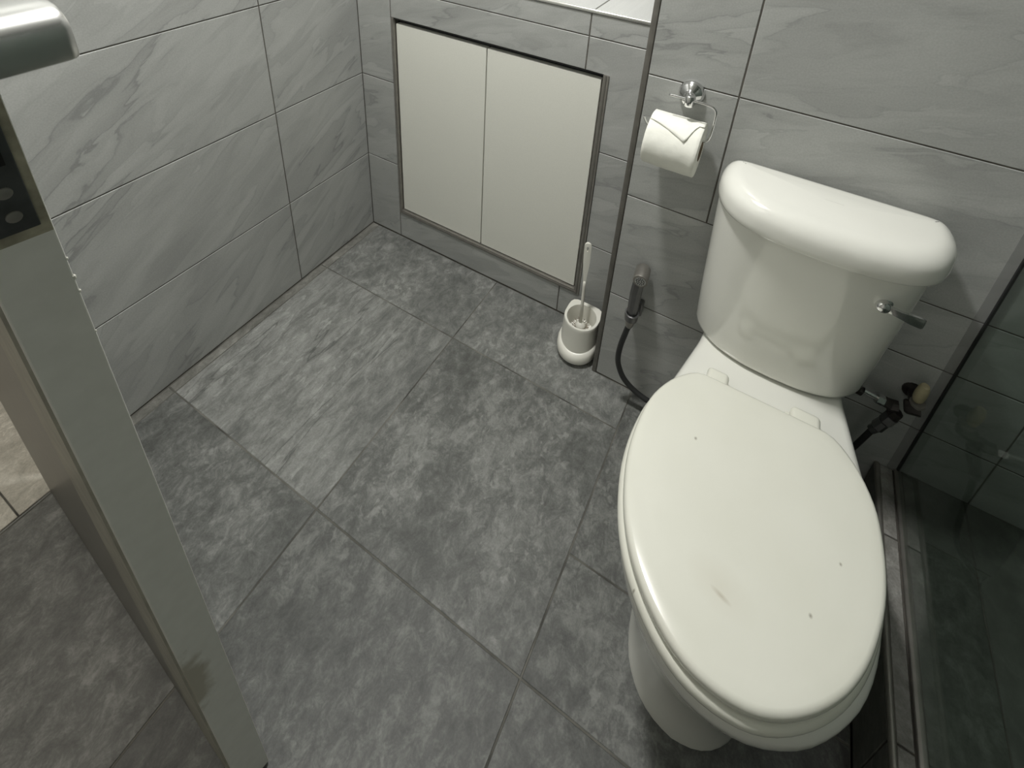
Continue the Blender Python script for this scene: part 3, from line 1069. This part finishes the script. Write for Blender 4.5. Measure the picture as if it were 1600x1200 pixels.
rings = []
spec_ = [(0.0, .048, .9), (.006, .0505, .9), (.02, .0515, .9), (.045, .0515, .9), (.062, .0510, .9), (.074, .0505, .9), (.080, .0502, .9), (.10, .0492, .9), (.122, .0485, .95), (.130, .0485, 1.0), (.132, .0475, 1.0)]
for z, r, k in spec_:
    lp = pot_loop(r, k)
    rings.append([(BX + x, BY + y, z) for x, y in lp])
hole = [(BX + .0405 * math.cos(2 * math.pi * i / 40), BY + .0405 * math.sin(2 * math.pi * i / 40) - .002) for i in range(40)]
rings.append([(x, y, .132) for x, y in hole])
hole2 = [(BX + .039 * math.cos(2 * math.pi * i / 40), BY + .039 * math.sin(2 * math.pi * i / 40) - .002) for i in range(40)]
rings.append([(x, y, .126) for x, y in hole2])
rings.append([(BX + (x - BX) * .95, BY + (y - BY) * .95, .02) for x, y in hole2])
bm = loft(bmesh.new(), rings)
adopt(obj('pot', bm, M_white_pl, smooth=True, sharp=45), ho)
# lower apron swelling towards the room
bm = bmesh.new()
rings = []
for z, r, dy in ((0.001, .047, -.004), (.008, .0515, -.006), (.022, .0550, -.009), (.038, .0560, -.010), (.050, .0555, -.009), (.058, .0535, -.007), (.063, .0500, -.004)):
    rings.append([(BX + r * math.cos(2 * math.pi * i / 40), BY + dy + r * 0.98 * math.sin(2 * math.pi * i / 40), z * (1 + (0.28 if z > .015 else 0) * math.sin(2 * math.pi * i / 40))) for i in range(40)])
adopt(obj('apron', loft(bm, rings), M_white_pl, smooth=True, sharp=50), ho)

br = empty('toilet_brush', (.8445, -.088, .03))
tag(br, 'white plastic toilet brush standing in the brush pot', 'toilet brush')
top = Vector((.8315, -.078, .377))
bot = Vector((.8445, -.088, .095))
dr = (top - bot).normalized()
bm = bmesh.new()
tube(bm, [bot, bot.lerp(top, .3), bot.lerp(top, .5), bot.lerp(top, .56)], [.0052, .0043, .0043, .0043], 12)
adopt(obj('handle_rod', bm, M_white_pl, smooth=True), br)
# flat grip with an oval hole
bm = bmesh.new()
sx = Vector((1, 0.25, 0)).normalized()
sx = (sx - dr * sx.dot(dr)).normalized()
sy = dr.cross(sx)
g0 = bot.lerp(top, .54)
Lg = (top - g0).length
n = 36
outer, inn = [], []
for i in range(n):
    an = 2 * math.pi * i / n
    u = math.sin(an)
    c = math.cos(an)
    t_ = .5 - .5 * c
    q_ = min(1, t_ / .6)
    wid = .0040 + .0050 * q_ * q_ * (3 - 2 * q_)
    if t_ > .93:
        wid *= math.sqrt(max(0, 1 - ((t_ - .93) / .07) ** 2))
    outer.append((wid * (1 if u >= 0 else -1) * (min(1, abs(u) * 3) if t_ < .1 else 1), t_ * Lg))
    inn.append((.0028 * math.sin(an), Lg * .865 - .0075 * math.cos(an)))
for sgn in (1,):
    rr = []
    for (pl, th_) in ((inn, -.0038), (outer, -.0028), (outer, .0028), (inn, .0038), (inn, -.0038)):
        rr.append([tuple(g0 + sx * x + dr * y + sy * th_) for x, y in pl])
    loft(bm, rr, False, False)
bmesh.ops.remove_doubles(bm, verts=bm.verts, dist=1e-6)
adopt(obj('grip', bm, M_white_pl, smooth=True, sharp=40), br)
bm = lathe(bmesh.new(), [(0, 0), (0, .013), (.003, .0145), (.008, .0135), (.012, .009), (.016, .0055), (.016, 0)], (.8445, -.088, .092), (0, 0, 1), 24)
adopt(obj('collar', bm, M_white_pl, smooth=True, sharp=50), br)
bm = bmesh.new()
random.seed(8)
for layer in range(5):
    for k in range(26):
        an = 2 * math.pi * (k + .5 * (layer % 2)) / 26
        z = .090 - layer * .014
        l = random.uniform(.023, .030)
        d_ = Vector((math.cos(an), math.sin(an), random.uniform(-.1, .35)))
        p = Vector((.8445, -.088, z))
        tube(bm, [p + d_ * .006, p + d_ * l], .0009, 4)
bs = adopt(obj('bristles', bm, M_bristle), br)
bs['kind'] = 'stuff'
bm = tube(bmesh.new(), [(.8445, -.088, .028), (.8445, -.088, .094)], .007, 10)
adopt(obj('brush_core', bm, M_bristle, smooth=True), br)

# ------------------------------------------------------------------ open door, seen end-on
A = Vector((.7270, -1.0015, 0))     # free edge, bathroom-side corner
B = Vector((.7190, -1.0405, 0))     # free edge, hall-side corner
H1 = Vector((.026, -.9470, 0))
H0 = Vector((.018, -.9865, 0))
bm = bmesh.new()
foot = [B, A, H1, H0]
lo = [bm.verts.new((p.x, p.y, .008)) for p in foot]
hi = [bm.verts.new((p.x, p.y, 2.03)) for p in foot]
bm.faces.new(lo)
bm.faces.new(hi)
for i in range(4):
    bm.faces.new((lo[i], lo[(i + 1) % 4], hi[(i + 1) % 4], hi[i]))
bmesh.ops.bevel(bm, geom=[e for e in bm.edges if abs(e.verts[0].co.z - e.verts[1].co.z) > 1], offset=.0012, segments=2, affect='EDGES', profile=.5)
dr_ = obj('door_1', bm, M_door)
tag(dr_, 'open painted door seen end-on with a worn latch plate', 'door', kind='structure')
w = (B - A).normalized()            # across the edge, towards the hall side
nrm = Vector((-w.y, w.x, 0))
if nrm.x < 0:
    nrm = -nrm                      # out of the edge


def edge_piece(name, u0, u1, z0, z1, d0, d1, mat, bevel=0):
    bm = bmesh.new()
    vs = []
    for d_ in (d0, d1):
        for (u, z) in ((u0, z0), (u1, z0), (u1, z1), (u0, z1)):
            p = A + w * u + nrm * d_
            vs.append(bm.verts.new((p.x, p.y, z)))
    for f in ((0, 1, 2, 3), (7, 6, 5, 4), (0, 4, 5, 1), (1, 5, 6, 2), (2, 6, 7, 3), (3, 7, 4, 0)):
        bm.faces.new([vs[i] for i in f])
    if bevel:
        bmesh.ops.bevel(bm, geom=list(bm.edges), offset=bevel, segments=1, affect='EDGES')
    return obj(name, bm, mat, dr_)


edge_piece('bare_wood', .0008, .037, 1.058, 1.33, -.002, .0003, M_raw)
lp_ = edge_piece('latch_plate', .0058, .0285, 1.066, 1.30, -.001, .0012, M_plate, .0004)
lp_['label'] = 'dark worn steel latch plate'
for z in (1.079, 1.098):
    c = A + w * .0165 + nrm * .0012
    bm = lathe(bmesh.new(), [(0, .0), (0, .0045), (.0008, .0042), (.0014, .002), (.0014, 0)], (c.x, c.y, z), nrm, 16)
    s_ = obj('screw', bm, M_alu, lp_, smooth=True, sharp=40)
edge_piece('latch_bolt', .0105, .0225, 1.118, 1.142, -.001, .0022, M_black)
random.seed(5)
bm = bmesh.new()
for z, s_ in ((1.012, .0013), (1.03, .0008), (.998, .0009), (.955, .0006)):
    c = A + Vector((0, 0, z)) + nrm * -.0004
    bmesh.ops.create_icosphere(bm, subdivisions=1, radius=s_, matrix=Matrix.Translation(c) @ Matrix.Diagonal((1, 1, 2.2, 1)))
ch = obj('chipped_paint', bm, M_white_pl, dr_)
# raised stile on the hall-side face
du = (H0 - B).normalized()
dn = Vector((du.y, -du.x, 0))
if dn.y > 0:
    dn = -dn
bm = bmesh.new()
q = []
for s_, d_ in ((.004, -.001), (.108, -.001), (.106, .0022), (.006, .0022)):
    p = B + du * s_ + dn * d_
    q.append((p.x, p.y))
a = [bm.verts.new((x, y, .03)) for x, y in q]
b = [bm.verts.new((x, y, 2.0)) for x, y in q]
bm.faces.new(a)
bm.faces.new(b)
for i in range(4):
    bm.faces.new((a[i], a[(i + 1) % 4], b[(i + 1) % 4], b[i]))
st_ = obj('stile', bm, simple('yellowed_paint', (0.36, 0.345, 0.29), 0.4, var=0.15), dr_)
st_['label'] = 'yellowed raised stile'
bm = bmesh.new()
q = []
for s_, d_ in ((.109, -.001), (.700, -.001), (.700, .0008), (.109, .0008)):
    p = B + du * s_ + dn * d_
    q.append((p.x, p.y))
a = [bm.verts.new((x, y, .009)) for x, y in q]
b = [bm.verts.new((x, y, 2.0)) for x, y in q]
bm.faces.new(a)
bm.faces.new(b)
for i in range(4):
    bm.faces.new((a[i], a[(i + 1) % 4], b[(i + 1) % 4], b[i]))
bd_ = obj('hall_side_face', bm, simple('taupe_hall_side', (0.17, 0.16, 0.138), 0.3, var=0.1), dr_)  # hall-side face, darker and browner than the rest of the door
bd_['label'] = 'taupe hall-side face'
# lever handle on the bathroom side: folded sheet-metal shell
prof = [(.640, 1.2085), (.690, 1.2115), (.706, 1.2115), (.716, 1.2100), (.7235, 1.2065), (.7285, 1.2015), (.7308, 1.1965), (.7312, 1.188), (.7312, 1.1795), (.7305, 1.1755), (.7275, 1.1738),
        (.7265, 1.1760), (.7268, 1.186), (.7262, 1.196), (.7225, 1.2015), (.715, 1.206), (.706, 1.2078), (.690, 1.2078), (.640, 1.205)]
bm = bmesh.new()
rings = []
for y, sc in ((-1.0005, 1.0), (-.975, 1.0), (-.9625, 1.0), (-.9590, .985), (-.9572, .95)):
    rings.append([(.70 + (x - .70) * sc, y, 1.195 + (z - 1.195) * sc) for x, z in prof])
loft(bm, rings)
bx(bm, (.640, -.9625, 1.178), (.7200, -.9590, 1.1990), .001)
hn = obj('door_handle', bm, M_handle, dr_, smooth=True, sharp=32)
hn['label'] = 'satin chrome lever handle'

# ------------------------------------------------------------------ ceiling lamp (out of view, lights the room)
cl = empty('ceiling_lamp', (LAMP[0], LAMP[1], ZC))
tag(cl, 'round ceiling lamp above the middle of the floor', 'lamp')
bm = lathe(bmesh.new(), [(0, 0), (0, .14), (.02, .14), (.02, 0)], (LAMP[0], LAMP[1], ZC - .0005), (0, 0, -1), 32)
adopt(obj('lamp_base', bm, M_white_pl, smooth=True, sharp=40), cl)
bm = lathe(bmesh.new(), [(0, 0), (0, .13), (.035, .13), (.05, .115), (.055, 0)], (LAMP[0], LAMP[1], ZC - .0205), (0, 0, -1), 32)
adopt(obj('lamp_shade', bm, M_emit, smooth=True, sharp=40), cl)
